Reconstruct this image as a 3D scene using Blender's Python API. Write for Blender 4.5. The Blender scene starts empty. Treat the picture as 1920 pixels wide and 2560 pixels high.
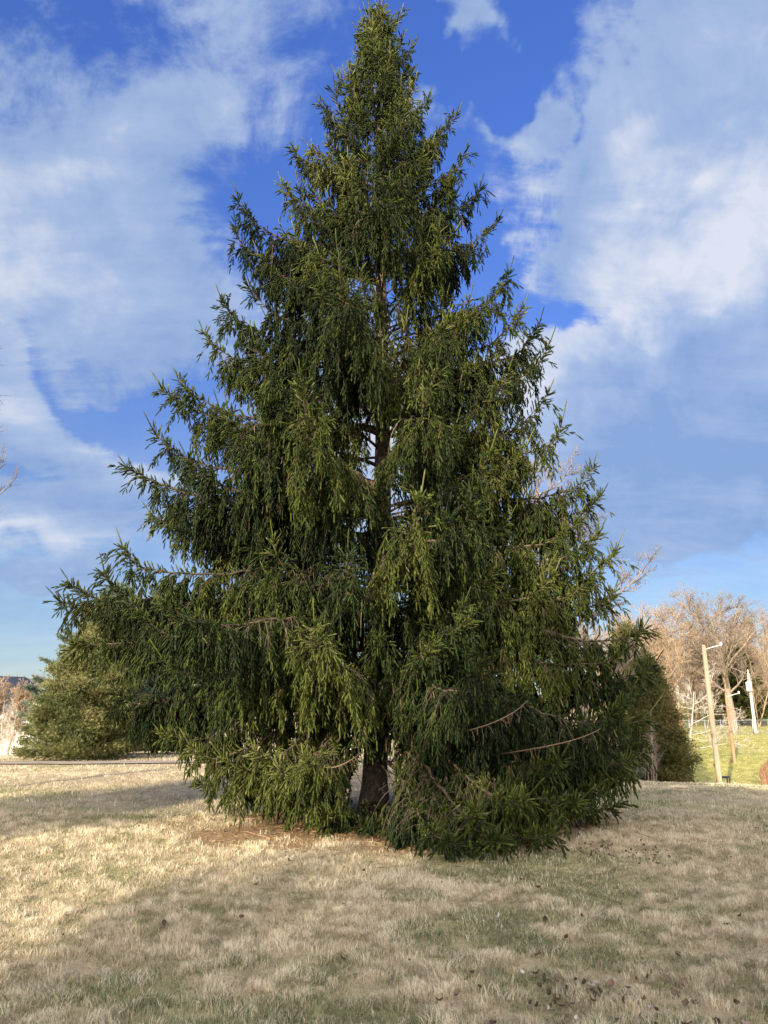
import bpy, math, time
import numpy as np
from mathutils import Vector, Matrix, Euler
T0 = time.time()
R = math.radians
rng = np.random.default_rng(7)
scn = bpy.context.scene
COL = scn.collection

# ------------------------------------------------------------------ camera
CAM = np.array([0.0, 0.0, 1.6]); PITCH = R(14.15); F = 1920.0
cp, sp_ = math.cos(PITCH), math.sin(PITCH)
def ray(px, py):
    u, v = (px - 960) / F, -(py - 1280) / F
    return np.array([u, cp - v * sp_, sp_ + v * cp])
def at(px, py, Y):
    d = ray(px, py); return CAM + d * (Y / d[1])
cam = bpy.data.objects.new('camera', bpy.data.cameras.new('camera'))
COL.objects.link(cam); scn.camera = cam
cam.data.sensor_fit = 'VERTICAL'; cam.data.sensor_height = 36; cam.data.sensor_width = 27; cam.data.lens = 27.0
cam.data.clip_end = 3000
cam.location = CAM; cam.rotation_euler = (math.pi / 2 + PITCH, 0, 0)

# ------------------------------------------------------------------ noise
_tab = np.random.default_rng(3).random((256, 256)).astype(np.float32)
def vnoise(x, y, s=1.0, seed=0):
    x = np.asarray(x) / s + seed * 17.31; y = np.asarray(y) / s + seed * 9.77
    xi = np.floor(x).astype(int); yi = np.floor(y).astype(int)
    fx = x - xi; fy = y - yi; fx = fx * fx * (3 - 2 * fx); fy = fy * fy * (3 - 2 * fy)
    g = lambda a, b: _tab[a % 256, b % 256]
    return (g(xi, yi) * (1 - fx) + g(xi + 1, yi) * fx) * (1 - fy) + (g(xi, yi + 1) * (1 - fx) + g(xi + 1, yi + 1) * fx) * fy
def fbm(x, y, s=1.0, o=4, seed=0):
    v = 0; a = 0.5; t = 0
    for k in range(o):
        v = v + a * vnoise(x, y, s / 2 ** k, seed + k * 3); t += a; a *= 0.55
    return v / t
def sstep(a, b, x):
    t = np.clip((np.asarray(x, dtype=float) - a) / (b - a), 0, 1); return t * t * (3 - 2 * t)

# ------------------------------------------------------------------ terrain
def zr_prof(r):
    xs = [0, 10, 15, 20, 25, 30, 36, 42, 45, 48, 52, 56, 63, 70, 78, 90, 130, 200, 400]
    zs = [0, 0, -.12, -.40, -.78, -1.25, -1.85, -2.44, -2.95, -3.15, -2.75, -2.22, -1.6, -.94, -.6, -0.2, 2.0, 3.0, 4.0]
    return np.interp(np.asarray(r) / 1.09, xs, zs)
def zl_prof(r):
    xs = [0, 22, 30, 40, 60, 100, 200, 400]
    zs = [0, 0, -.15, -.6, -1.6, -2.6, -1.0, 2.0]
    return np.interp(r, xs, zs)
def ground(x, y):
    x = np.asarray(x, dtype=float); y = np.asarray(y, dtype=float)
    r = np.hypot(x, y); az = np.degrees(np.arctan2(x, np.maximum(y, 1e-3)))
    w = sstep(6, 19, az) * sstep(0, 4, y)
    zr = (zr_prof(r - 1) + zr_prof(r) + zr_prof(r + 1)) / 3
    z = zr * w + zl_prof(r) * (1 - w)
    z = z + (fbm(x, y, 3.0, 3, 5) - .5) * .10 * sstep(2, 8, r)
    return z
def on_ground(px, py, r0=3.0, r1=400.0):
    d = ray(px, py); t = r0
    while t < r1:
        p = CAM + d * t
        if p[2] < ground(p[0], p[1]): return p
        t += 0.05 + t * .002
    return CAM + d * r1

TX, TY = -0.16, 12.05          # the spruce
def litter_mask(x, y):
    dx = (x - 0.35) / 3.0; dy = (y - 11.55) / 2.6
    d = np.hypot(dx, dy) + (fbm(x, y, .9, 4, 11) - .5) * 1.0
    return 1 - sstep(.70, 1.12, d)
def green_mask(x, y):
    g = fbm(x, y, 2.6, 4, 21)
    g2 = fbm(x, y, .55, 3, 31)
    far = sstep(14, 30, np.hypot(x, y))
    hill = sstep(46, 52, np.hypot(x, y)) * sstep(4, 12, x)
    band = np.exp(-((np.hypot(x, y) - 14.5 - x * .1) / 2.2) ** 2) * sstep(2, 5, x) * .12
    return np.clip(sstep(.53, .70, g * .6 + g2 * .4 + band + far * .03) * .75 + hill * .6, 0, 1)

# ------------------------------------------------------------------ mesh helpers
def make_mesh(name, V, faces, mat, parent=None, smooth=False, attrs=None):
    """faces: list of (n,k) int arrays"""
    me = bpy.data.meshes.new(name)
    V = np.ascontiguousarray(V, dtype=np.float32).reshape(-1, 3)
    me.vertices.add(len(V)); me.vertices.foreach_set('co', V.ravel())
    if not isinstance(faces, (list, tuple)): faces = [faces]
    faces = [f for f in faces if len(f)]
    loops = np.concatenate([f.ravel() for f in faces]).astype(np.int32)
    starts = []; o = 0
    for f in faces:
        starts.append(o + np.arange(len(f), dtype=np.int64) * f.shape[1]); o += f.size
    starts = np.concatenate(starts).astype(np.int32)
    me.loops.add(len(loops)); me.loops.foreach_set('vertex_index', loops)
    me.polygons.add(len(starts)); me.polygons.foreach_set('loop_start', starts)
    if smooth: me.polygons.foreach_set('use_smooth', np.ones(len(starts), dtype=bool))
    me.update(calc_edges=True)
    if attrs:
        for k, a in attrs.items():
            at_ = me.attributes.new(k, 'FLOAT', 'POINT'); at_.data.foreach_set('value', np.ascontiguousarray(a, dtype=np.float32))
    if mat: me.materials.append(mat)
    ob = bpy.data.objects.new(name, me); COL.objects.link(ob)
    if parent: ob.parent = parent
    return ob
def norm(v): return v / np.maximum(np.linalg.norm(v, axis=-1, keepdims=True), 1e-9)
def frames(t):
    ref = np.where(np.abs(t[..., 2:3]) > .9, np.array([1., 0, 0]), np.array([0, 0, 1.]))
    u = norm(np.cross(t, ref)); v = np.cross(t, u); return u, v
class Acc:
    """collects geometry for one mesh"""
    def __init__(s): s.V = []; s.F = {}; s.n = 0; s.A = []
    def add(s, V, F, a=0.5):
        V = np.asarray(V, dtype=np.float32).reshape(-1, 3)
        F = np.asarray(F)
        s.F.setdefault(F.shape[1], []).append(F + s.n)
        s.V.append(V); s.n += len(V)
        s.A.append(np.broadcast_to(np.asarray(a, dtype=np.float32), (len(V),)))
    def tubes(s, P, Rad, S=3, a=0.5, cap=False):
        P = np.asarray(P, dtype=float); N, K, _ = P.shape
        if N == 0: return
        Rad = np.broadcast_to(np.asarray(Rad, dtype=float), (N, K))
        t = norm(np.gradient(P, axis=1)); u, v = frames(t)
        # keep frames from flipping
        for k in range(1, K):
            uu = u[:, k - 1] - t[:, k] * np.sum(u[:, k - 1] * t[:, k], -1, keepdims=True)
            u[:, k] = norm(uu); v[:, k] = np.cross(t[:, k], u[:, k])
        an = np.arange(S) * 2 * math.pi / S
        ring = (P[:, :, None] + Rad[:, :, None, None] * (np.cos(an)[:, None] * u[:, :, None] + np.sin(an)[:, None] * v[:, :, None]))
        idx = np.arange(N * K * S).reshape(N, K, S)
        a0 = idx[:, :-1]; a1 = idx[:, 1:]
        q = np.stack([a0, np.roll(a0, -1, 2), np.roll(a1, -1, 2), a1], -1).reshape(-1, 4)
        aa = np.repeat(np.broadcast_to(np.asarray(a, dtype=np.float32), (N,)), K * S)
        s.add(ring, q, aa)
        if cap:
            for n in range(N):
                s.F.setdefault(S, []).append((idx[n, 0][::-1] + s.n - len(ring.reshape(-1, 3)))[None])
                s.F.setdefault(S, []).append((idx[n, -1] + s.n - len(ring.reshape(-1, 3)))[None])
    def box(s, c, size, M=None, a=.5):
        x, y, z = [q / 2 for q in size]
        V = np.array([[i * x, j * y, k * z] for i in (-1, 1) for j in (-1, 1) for k in (-1, 1)])
        if M is not None: V = V @ np.array(M).T
        V = V + np.array(c)
        s.add(V, np.array([[0, 1, 3, 2], [4, 6, 7, 5], [0, 4, 5, 1], [2, 3, 7, 6], [0, 2, 6, 4], [1, 5, 7, 3]]), a)
    def build(s, name, mat, parent=None, smooth=False):
        return make_mesh(name, np.concatenate(s.V), [np.concatenate(f) for f in s.F.values()], mat, parent, smooth, {'tint': np.concatenate(s.A)})
def grow(p, d, L, K, grav=0.0, jit=0.0, rg=rng):
    """grow N polylines; grav >0 bends down"""
    p = np.array(p, dtype=float); d = norm(np.array(d, dtype=float)); N = len(p)
    L = np.broadcast_to(np.asarray(L, dtype=float), (N,)); g = np.broadcast_to(np.asarray(grav, dtype=float), (N,))
    out = [p.copy()]
    for k in range(K - 1):
        d = d + np.array([0, 0, -1.]) * g[:, None]
        if jit: d = d + rg.normal(0, jit, (N, 3))
        d = norm(d); p = p + d * (L / (K - 1))[:, None]; out.append(p.copy())
    return np.stack(out, 1)
def sample(P, i, f):
    """point and tangent at fraction f of polyline i"""
    K = P.shape[1]; x = np.clip(f, 0, 1) * (K - 1); k = np.minimum(x.astype(int), K - 2); w = (x - k)[:, None]
    a = P[i, k]; b = P[i, k + 1]; return a * (1 - w) + b * w, norm(b - a)

# ------------------------------------------------------------------ materials
def mat_new(name):
    m = bpy.data.materials.new(name); m.use_nodes = True
    nt = m.node_tree; nt.nodes.clear()
    o = nt.nodes.new('ShaderNodeOutputMaterial'); b = nt.nodes.new('ShaderNodeBsdfPrincipled')
    nt.links.new(b.outputs[0], o.inputs[0]); return m, nt, b
def ramp(nt, fac, stops):
    r = nt.nodes.new('ShaderNodeValToRGB'); e = r.color_ramp.elements
    while len(e) < len(stops): e.new(0.5)
    for k, (p, c) in enumerate(stops): e[k].position = p; e[k].color = (*c, 1)
    nt.links.new(fac, r.inputs[0]); return r.outputs[0]
def noise(nt, scale, detail=4, vec=None, rough=.6, dist=0):
    n = nt.nodes.new('ShaderNodeTexNoise'); n.inputs['Scale'].default_value = scale; n.inputs['Detail'].default_value = detail
    n.inputs['Roughness'].default_value = rough; n.inputs['Distortion'].default_value = dist
    if vec is None:
        tc = nt.nodes.new('ShaderNodeTexCoord'); vec = tc.outputs['Object']
    nt.links.new(vec, n.inputs['Vector']); return n
def mathn(nt, op, a, b=None, clamp=False):
    n = nt.nodes.new('ShaderNodeMath'); n.operation = op; n.use_clamp = clamp
    for k, x in enumerate((a, b)):
        if x is None: continue
        if isinstance(x, (int, float)): n.inputs[k].default_value = x
        else: nt.links.new(x, n.inputs[k])
    return n.outputs[0]
def mixc(nt, f, a, b, mode='MIX'):
    n = nt.nodes.new('ShaderNodeMix'); n.data_type = 'RGBA'; n.blend_type = mode
    for s, x in ((0, f), (6, a), (7, b)):
        if isinstance(x, (int, float)): n.inputs[s].default_value = x
        elif isinstance(x, tuple): n.inputs[s].default_value = (*x, 1)
        else: nt.links.new(x, n.inputs[s])
    return n.outputs[2]
def attr(nt, name):
    a = nt.nodes.new('ShaderNodeAttribute'); a.attribute_name = name; return a.outputs['Fac']
def bump(nt, b, h, strength=.5, dist=.02):
    n = nt.nodes.new('ShaderNodeBump'); n.inputs['Strength'].default_value = strength; n.inputs['Distance'].default_value = dist
    nt.links.new(h, n.inputs['Height']); nt.links.new(n.outputs[0], b.inputs['Normal'])
def leaf_mat(name, stops, trans=.25, rough=.55):
    m, nt, b = mat_new(name)
    c = ramp(nt, attr(nt, 'tint'), stops)
    nt.links.new(c, b.inputs['Base Color']); b.inputs['Roughness'].default_value = rough
    b.inputs['Specular IOR Level'].default_value = .15
    if trans:
        t = nt.nodes.new('ShaderNodeBsdfTranslucent'); nt.links.new(c, t.inputs[0])
        mx = nt.nodes.new('ShaderNodeMixShader'); mx.inputs[0].default_value = trans
        nt.links.new(b.outputs[0], mx.inputs[1]); nt.links.new(t.outputs[0], mx.inputs[2])
        out = [n for n in nt.nodes if n.type == 'OUTPUT_MATERIAL'][0]; nt.links.new(mx.outputs[0], out.inputs[0])
    return m
def bark_mat(name, c1, c2, scale=12, bstr=.8, vert=.25):
    m, nt, b = mat_new(name)
    tc = nt.nodes.new('ShaderNodeTexCoord'); mp = nt.nodes.new('ShaderNodeMapping'); mp.inputs['Scale'].default_value = (1, 1, vert)
    nt.links.new(tc.outputs['Object'], mp.inputs[0])
    n = noise(nt, scale, 6, mp.outputs[0], .65)
    nt.links.new(ramp(nt, n.outputs[0], [(.34, c1), (.66, c2)]), b.inputs['Base Color'])
    b.inputs['Roughness'].default_value = .9; b.inputs['Specular IOR Level'].default_value = .2
    bump(nt, b, n.outputs[0], bstr, .02); return m
def plain(name, c, rough=.7, metal=0, var=.15, scale=20):
    m, nt, b = mat_new(name)
    n = noise(nt, scale, 4)
    lo = tuple(x * (1 - var) for x in c); hi = tuple(min(1, x * (1 + var)) for x in c)
    nt.links.new(ramp(nt, n.outputs[0], [(.3, lo), (.7, hi)]), b.inputs['Base Color'])
    b.inputs['Roughness'].default_value = rough; b.inputs['Metallic'].default_value = metal; return m

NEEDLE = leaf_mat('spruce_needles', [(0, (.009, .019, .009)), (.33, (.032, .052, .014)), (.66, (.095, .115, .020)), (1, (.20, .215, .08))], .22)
CEDAR = leaf_mat('cedar_foliage', [(0, (.04, .055, .02)), (.5, (.10, .11, .035)), (1, (.26, .19, .08))], .2)
OLIVE = leaf_mat('olive_fir_foliage', [(0, (.08, .10, .045)), (.5, (.18, .20, .075)), (1, (.30, .26, .12))], .2)
BLUESP = leaf_mat('blue_spruce_foliage', [(0, (.07, .11, .09)), (.6, (.15, .2, .15)), (1, (.22, .25, .16))], .2)
BARK = bark_mat('spruce_bark', (.045, .035, .028), (.21, .165, .125), 30, 1.0, .55)
TWIG = bark_mat('spruce_twig_bark', (.035, .027, .02), (.13, .10, .07), 9, .3, 1)
DEADTWIG = leaf_mat('dead_twig', [(0, (.12, .085, .055)), (1, (.33, .23, .15))], 0, .85)
GREYBARK = bark_mat('grey_branch_bark', (.17, .13, .10), (.34, .27, .21), 6, .4, .4)
REDBARK = bark_mat('reddish_branch_bark', (.25, .18, .12), (.47, .35, .24), 6, .4, .4)
PALEBARK = bark_mat('pale_branch_bark', (.42, .36, .29), (.72, .66, .56), 4, .4, .5)
GRASSM = leaf_mat('grass_blades', [(0, (.11, .15, .06)), (.25, (.24, .26, .12)), (.40, (.38, .32, .21)), (.75, (.60, .51, .35)), (1, (.76, .67, .49))], .3, .7)
LITTERM = leaf_mat('needle_litter', [(0, (.09, .05, .03)), (.5, (.30, .18, .09)), (1, (.55, .38, .2))], 0, .8)
LEAFM = leaf_mat('dead_leaf', [(0, (.05, .035, .025)), (.5, (.17, .115, .08)), (.8, (.4, .35, .3)), (1, (.62, .58, .53))], .1, .7)
REEDM = leaf_mat('reed_stems', [(0, (.22, .12, .08)), (.5, (.4, .22, .14)), (1, (.55, .38, .22))], .15, .8)

# ------------------------------------------------------------------ ground
def build_ground():
    rr = np.concatenate([np.linspace(0.01, 18, 130), 18 * (420 / 18) ** (np.linspace(0, 1, 150)[1:])])
    # denser in front of the camera
    aa = np.concatenate([np.linspace(-34, 34, 300), np.linspace(34, 326, 120)[1:-1]]) * math.pi / 180
    RR, AA = np.meshgrid(rr, aa, indexing='ij')
    X = RR * np.sin(AA); Y = RR * np.cos(AA); Z = ground(X, Y)
    n, m = X.shape; idx = np.arange(n * m).reshape(n, m); i2 = np.roll(idx, -1, 1)
    q = np.stack([idx[:-1], i2[:-1], i2[1:], idx[1:]], -1).reshape(-1, 4)[:, ::-1]
    m_, nt, b = mat_new('lawn_soil')
    tc = nt.nodes.new('ShaderNodeTexCoord')
    n1 = noise(nt, 9, 8, tc.outputs['Object'], .75); n2 = noise(nt, .45, 5, tc.outputs['Object'], .6)
    n3 = noise(nt, 60, 3, tc.outputs['Object'], .7)
    tan = ramp(nt, n1.outputs[0], [(.25, (.30, .23, .13)), (.5, (.48, .39, .23)), (.75, (.66, .55, .36))])
    grn = ramp(nt, n1.outputs[0], [(.3, (.20, .23, .07)), (.7, (.44, .42, .15))])
    lit = ramp(nt, n3.outputs[0], [(.3, (.12, .08, .05)), (.55, (.28, .18, .10)), (.75, (.46, .32, .18))])
    g = mathn(nt, 'MULTIPLY', attr(nt, 'green'), .8)
    c = mixc(nt, g, tan, grn)
    c = mixc(nt, mathn(nt, 'MULTIPLY', n2.outputs[0], .35), c, (.46, .33, .22))
    n4 = noise(nt, 1.6, 9, tc.outputs['Object'], .72)
    hc = ramp(nt, n4.outputs[0], [(.36, (.22, .24, .06)), (.5, (.38, .36, .10)), (.66, (.55, .48, .19))])
    c = mixc(nt, attr(nt, 'hill'), c, hc)
    c = mixc(nt, mathn(nt, 'MULTIPLY', attr(nt, 'litter'), .75), c, lit)
    nt.links.new(c, b.inputs['Base Color']); b.inputs['Roughness'].default_value = .95; b.inputs['Specular IOR Level'].default_value = .1
    bump(nt, b, n1.outputs[0], .7, .05)
    o = make_mesh('ground', np.stack([X, Y, Z], -1), q, m_, None, True,
                  {'green': green_mask(X, Y).ravel(), 'litter': litter_mask(X, Y).ravel(), 'hill': (sstep(50, 55, RR) * sstep(2, 10, X)).ravel()})
    o['kind'] = 'structure'; o['label'] = 'dormant tan lawn with green patches sloping away'
    return o
build_ground()

# ------------------------------------------------------------------ grass
def blades(acc, x, y, h, w, seg=2, lean=.5):
    n = len(x); z = ground(x, y)
    a = rng.uniform(0, 2 * math.pi, n); la = fbm(x, y, .12, 2, 88) * 14 + rng.normal(0, .9, n)
    le = np.abs(rng.normal(0, lean, n)) + .1
    base = np.stack([x, y, z - .004], -1); side = np.stack([np.cos(a), np.sin(a), 0 * a], -1) * (w / 2)[:, None]
    ld = np.stack([np.cos(la), np.sin(la), 0 * a], -1)
    g = green_mask(x, y) ; g = np.clip(g + rng.normal(0, .18, n), 0, 1)
    tuft = fbm(x, y, .15, 3, 77); pale = fbm(x, y, 1.3, 3, 91)
    tint = np.where(rng.random(n) < g * .85, rng.uniform(.05, .34, n), np.clip(.62 + 1.5 * (tuft - .5) + .5 * (pale - .5) + rng.normal(0, .15, n), .26, 1))
    if seg == 2:
        mid = base + ld * (h * np.sin(le) * .35)[:, None] + np.array([0, 0, 1.]) * (h * .6)[:, None] * np.cos(le * .6)[:, None]
        tip = base + ld * (h * np.sin(le * 1.3))[:, None] + np.array([0, 0, 1.]) * (h * np.cos(le))[:, None]
        V = np.stack([base - side, base + side, mid + side * .8, mid - side * .8, tip], 1)
        i = np.arange(n)[:, None] * 5
        acc.F.setdefault(4, []).append(i + np.array([[0, 1, 2, 3]]) + acc.n)
        acc.F.setdefault(3, []).append(i + np.array([[3, 2, 4]]) + acc.n)
        acc.V.append(V.reshape(-1, 3).astype(np.float32)); acc.n += n * 5; acc.A.append(np.repeat(tint, 5).astype(np.float32))
    else:
        tip = base + ld * (h * np.sin(le))[:, None] + np.array([0, 0, 1.]) * (h * np.cos(le))[:, None]
        acc.add(np.stack([base - side, base + side, tip], 1), np.arange(n * 3).reshape(n, 3), np.repeat(tint, 3))
def wedge(n, y0, y1, margin=1.18):
    u = rng.random(n); r = np.sqrt(y0 ** 2 + u * (y1 ** 2 - y0 ** 2)); x = rng.uniform(-.5, .5, n) * margin * r
    return x, r
def clumpy(x, y, k, s):
    """pull points into tufts"""
    f = fbm(x, y, s, 2, 55); return rng.random(len(x)) < np.clip(.35 + k * (f - .35), .08, 1)
def build_grass():
    A = Acc()
    for (n, y0, y1, h, w, seg) in ((150000, 47, 76, .07, .045, 1), (560000, 3.9, 7.5, .042, .0042, 2), (420000, 7.5, 12.5, .045, .006, 2), (300000, 12.5, 22, .045, .011, 1), (200000, 22, 48, .05, .026, 1)):
        x, y = wedge(n, y0, y1)
        keep = clumpy(x, y, 2.2, .18 if y1 < 13 else .6) & (rng.random(n) > litter_mask(x, y) * 1.05)
        if y1 > 22: keep &= ~((np.abs(road_y(x) - y) < 1.15) & (x < 2))
        if y1 > 50: keep &= x > y * .3
        x = x[keep]; y = y[keep]; n = len(x)
        tall = .30 + 2.6 * np.clip(fbm(x, y, .15, 3, 77) - .22, 0, 1) + .5 * (fbm(x, y, .7, 2, 66) - .3)
        blades(A, x, y, .85 * h * tall * rng.uniform(.6, 1.3, n), w * rng.uniform(.6, 1.3, n), seg, .55)
    o = A.build('grass', GRASSM); o['kind'] = 'stuff'; o['label'] = 'short dry tan grass with green tufts'
def road_y(x): return 24.6 + 0.03 * x
build_grass()
print('grass', time.time() - T0)

# leaf and needle litter
def build_litter():
    n = 42000
    x = rng.normal(.45, 1.9, n); y = rng.normal(11.3, 1.7, n)
    k = rng.random(n) < litter_mask(x, y) + .02; x = x[k]; y = y[k]; n = len(x)
    a = rng.uniform(0, math.pi * 2, n); L = rng.uniform(.02, .075, n); w = rng.uniform(.002, .006, n)
    z = ground(x, y) + rng.uniform(.004, .03, n)
    d = np.stack([np.cos(a), np.sin(a), rng.normal(0, .25, n)], -1) * L[:, None] * .5
    s = np.stack([-np.sin(a), np.cos(a), rng.normal(0, .4, n)], -1) * w[:, None] * .5
    c = np.stack([x, y, z], -1)
    A = Acc(); A.add(np.stack([c - d - s, c + d - s, c + d + s, c - d + s], 1), np.arange(n * 4).reshape(n, 4), np.repeat(rng.random(n), 4))
    # fallen twigs
    n = 260; x = rng.normal(.6, 1.8, n); y = rng.normal(11, 1.5, n); a = rng.uniform(0, 6.3, n)
    P = grow(np.stack([x, y, ground(x, y) + .015], -1), np.stack([np.cos(a), np.sin(a), .06 + 0 * a], -1), rng.uniform(.1, .5, n), 5, .02, .12)
    A.tubes(P, np.linspace(.005, .002, 5)[None], 3, rng.uniform(.2, .9, n))
    o = A.build('needle_litter', LITTERM); o['kind'] = 'stuff'; o['label'] = 'rusty brown fallen needles and twigs under the spruce'
    # scattered leaves in the lawn
    n = 520; x, y = wedge(n, 4.2, 13); k = (rng.random(n) < .22 + .8 * (x > .3) * (y < 6.5)); x = x[k]; y = y[k]
    xe = rng.normal(2.55, .35, 60); ye = rng.normal(9.1, .35, 60); x2 = rng.normal(1.1, .35, 50); y2 = rng.normal(4.75, .25, 50)
    x = np.concatenate([x, xe, x2]); y = np.concatenate([y, ye, y2]); n = len(x)
    B = Acc(); z = ground(x, y) + .03
    for i in range(n):
        L = rng.uniform(.012, .03); W = L * rng.uniform(.4, .8); M = Euler((rng.normal(0, .5), rng.normal(0, .5), rng.uniform(0, 6.3))).to_matrix()
        t = np.linspace(-1, 1, 5); wv = np.sqrt(np.maximum(0, 1 - t ** 2)) * W + .001
        V = []
        for j in range(5):
            for sgn in (-1, 0, 1): V.append([t[j] * L, sgn * wv[j], .012 * abs(sgn) * rng.uniform(.3, 1.3) + .01 * t[j] ** 2])
        V = np.array(V) @ np.array(M).T + [x[i], y[i], z[i]]
        q = [[j * 3 + s, j * 3 + s + 1, j * 3 + s + 4, j * 3 + s + 3] for j in range(4) for s in (0, 1)]
        B.add(V, np.array(q), rng.choice([.1, .1, .35, .5, .5, .6, .85]))
    o = B.build('dead_leaves', LEAFM); o['kind'] = 'stuff'; o['label'] = 'scattered curled brown and grey dead leaves in the grass'
build_litter()

# ------------------------------------------------------------------ the spruce
def shoot_template(nn, nl, ang, nw, lw=1.0, core=True, rg=None):
    """unit-length shoot along z; returns (V, F) ; x,y scaled in metres"""
    V = []; Fc = []; rg = rg or np.random.default_rng(5)
    for k in range(nn):
        s = (k + .3) / nn * .97; ph = k * 2.399963 + rg.uniform(-.3, .3)
        cr, sr = math.cos(ph), math.sin(ph); l = nl * rg.uniform(.8, 1.15) * (1 - .35 * max(0, s - .75) / .25)
        r1 = l * math.sin(ang); dz = l * math.cos(ang)
        tx, ty = -sr * nw / 2, cr * nw / 2
        V += [(tx, ty, s, 0), (-tx, -ty, s, 0), (cr * r1, sr * r1, s, dz)]
        Fc.append([len(V) - 3, len(V) - 2, len(V) - 1])
    if core:
        b = len(V); r = nl * .42
        V.append((0, 0, 0.0, 0))
        for s in (.25, .85):
            for j in range(3):
                V.append((r * math.cos(j * 2.094 + s), r * math.sin(j * 2.094 + s), s, 0))
        V.append((0, 0, 1.0, nl * .5))
        for j in range(3):
            k = (j + 1) % 3
            Fc += [[b, b + 1 + k, b + 1 + j], [b + 1 + j, b + 1 + k, b + 4 + k], [b + 1 + j, b + 4 + k, b + 4 + j], [b + 4 + j, b + 4 + k, b + 7]]
    return np.array(V), np.array(Fc)
def place_shoots(acc, tmpl, p, d, L, tint, fat=1.0, droop=.12):
    V, Fc = tmpl; n = len(p)
    if n == 0: return
    d = norm(d); u, v = frames(d)
    ph = rng.uniform(0, 6.28, n); c, s = np.cos(ph)[:, None], np.sin(ph)[:, None]
    u, v = u * c + v * s, v * c - u * s
    fat = np.broadcast_to(np.asarray(fat, dtype=float), (n,)).astype(np.float32)
    for i in range(0, n, 40000):
        sl = slice(i, min(n, i + 40000)); m = sl.stop - sl.start
        al = (V[None, :, 2] * L[sl, None] + V[None, :, 3] * fat[sl, None])
        W = (p[sl][:, None] + al[..., None] * d[sl][:, None] + (V[None, :, 0] * fat[sl, None])[..., None] * u[sl][:, None]
             + (V[None, :, 1] * fat[sl, None])[..., None] * v[sl][:, None])
        W[..., 2] -= droop * al ** 2 / np.maximum(L[sl, None], .01)
        tt = np.clip(tint[sl, None] + (V[None, :, 3] > 0) * .08 - .03, 0, 1)
        FF = Fc[None] + (np.arange(m) * len(V))[:, None, None]
        acc.add(W.astype(np.float32), FF.reshape(-1, 3), tt.ravel())

H_TOP = at(960, 12, TY)[2]
SIL_L = [(897, 87), (845, 197), (800, 262), (737, 376), (706, 463), (596, 498), (590, 567), (622, 717), (555, 752), (509, 833), (446, 949), (405, 972), (382, 1076), (318, 1169), (376, 1284), (307, 1365), (262, 1435), (179, 1464), (150, 1504), (185, 1610), (255, 1760)]
SIL_R = [(1001, 40), (1036, 116), (1070, 249), (1140, 289), (1163, 382), (1200, 470), (1244, 555), (1273, 683), (1308, 770), (1348, 810), (1371, 868), (1371, 984), (1406, 1053), (1481, 1169), (1504, 1238), (1499, 1331), (1539, 1377), (1533, 1480), (1605, 1574), (1630, 1666), (1618, 1790), (1600, 1880)]
def prof(sil):
    z = []; r = []
    for px, py in sil:
        p = at(px, py, TY); z.append(p[2]); r.append(abs(p[0] - TX))
    o = np.argsort(z); return np.array(z)[o], np.array(r)[o]
ZL, RL = prof(SIL_L); ZR, RR_ = prof(SIL_R)
def radius_at(z, side):   # side -1..1
    a = np.interp(z, ZL, RL); b = np.interp(z, ZR, RR_); w = (side + 1) / 2
    r = a * (1 - w) + b * w
    return r * np.interp(z, [0, 14, H_TOP], [1, 1, .3])
def trunk_at(z):
    f = z / H_TOP; return np.array([TX + .08 * math.sin(f * 5) + .16 * f, TY + .05 * math.sin(f * 4), z])
def trunk_r(z): return np.interp(z, [0, .15, .5, 2, 6, 10, 13, H_TOP], [.30, .24, .195, .17, .125, .075, .035, .01])
def rise(f):   # tip height above root per metre of length
    return np.interp(f, [0, .06, .14, .3, .5, .7, .85, 1], [-.35, -.32, -.1, .12, .3, .55, .9, 1.5])
def bez(P0, P1, P2, P3, K=26):
    t = np.linspace(0, 1, K)[:, None]
    return (1 - t) ** 3 * P0 + 3 * (1 - t) ** 2 * t * P1 + 3 * (1 - t) * t * t * P2 + t ** 3 * P3
BG = []   # boughs: (points, length, density, hang)
def add_bough(tip, root_z=None, dens=1.0, hang=1.0, up=1.0, thick=1.0, start=None):
    tip = np.array(tip, dtype=float); L0 = math.hypot(tip[0] - TX, tip[1] - TY)
    if root_z is None: root_z = tip[2] - rise(tip[2] / H_TOP) * L0
    root_z = min(max(root_z, .45) + rng.uniform(-.12, .12), H_TOP - .35) if root_z > .4 else max(root_z, .12)
    P0 = trunk_at(root_z); h = tip - P0; h[2] = 0; L = np.linalg.norm(h); h = h / max(L, 1e-6)
    z = np.array([0, 0, 1.])
    P1 = P0 + h * .38 * L + z * (.10 * L + .25 * (tip[2] - P0[2]))
    P2 = tip - h * .26 * L - z * (min(.36 * L, .95 if tip[2] > 2.9 else .55) * up)
    P = bez(P0, P1, P2, tip)
    wob = np.cumsum(rng.normal(0, .018, (26, 3)), 0) * (np.linspace(0, 1, 26) * (1 - np.linspace(0, 1, 26) ** 4))[:, None] * L / 2
    BG.append((P + wob, np.linalg.norm(np.diff(P, axis=0), axis=1).sum(), dens, hang, thick, rng.normal(0, 1) if start is None else start))
for side, S in ((-1, SIL_L), (1, SIL_R)):
    for k, (px, py) in enumerate(S):
        add_bough(at(px, py, TY + rng.uniform(-.7, .7) * min(1, py / 800)), dens=1.1, up=1.15)
        if py > 1600 or rng.random() < .4: continue
        q = at(px + (-side) * rng.uniform(60, 120) * min(1, py / 700), py + 70, TY + rng.choice([-1, 1]) * rng.uniform(.6, 1.4) * min(1, py / 900))
        add_bough(q, dens=1.0)
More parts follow.
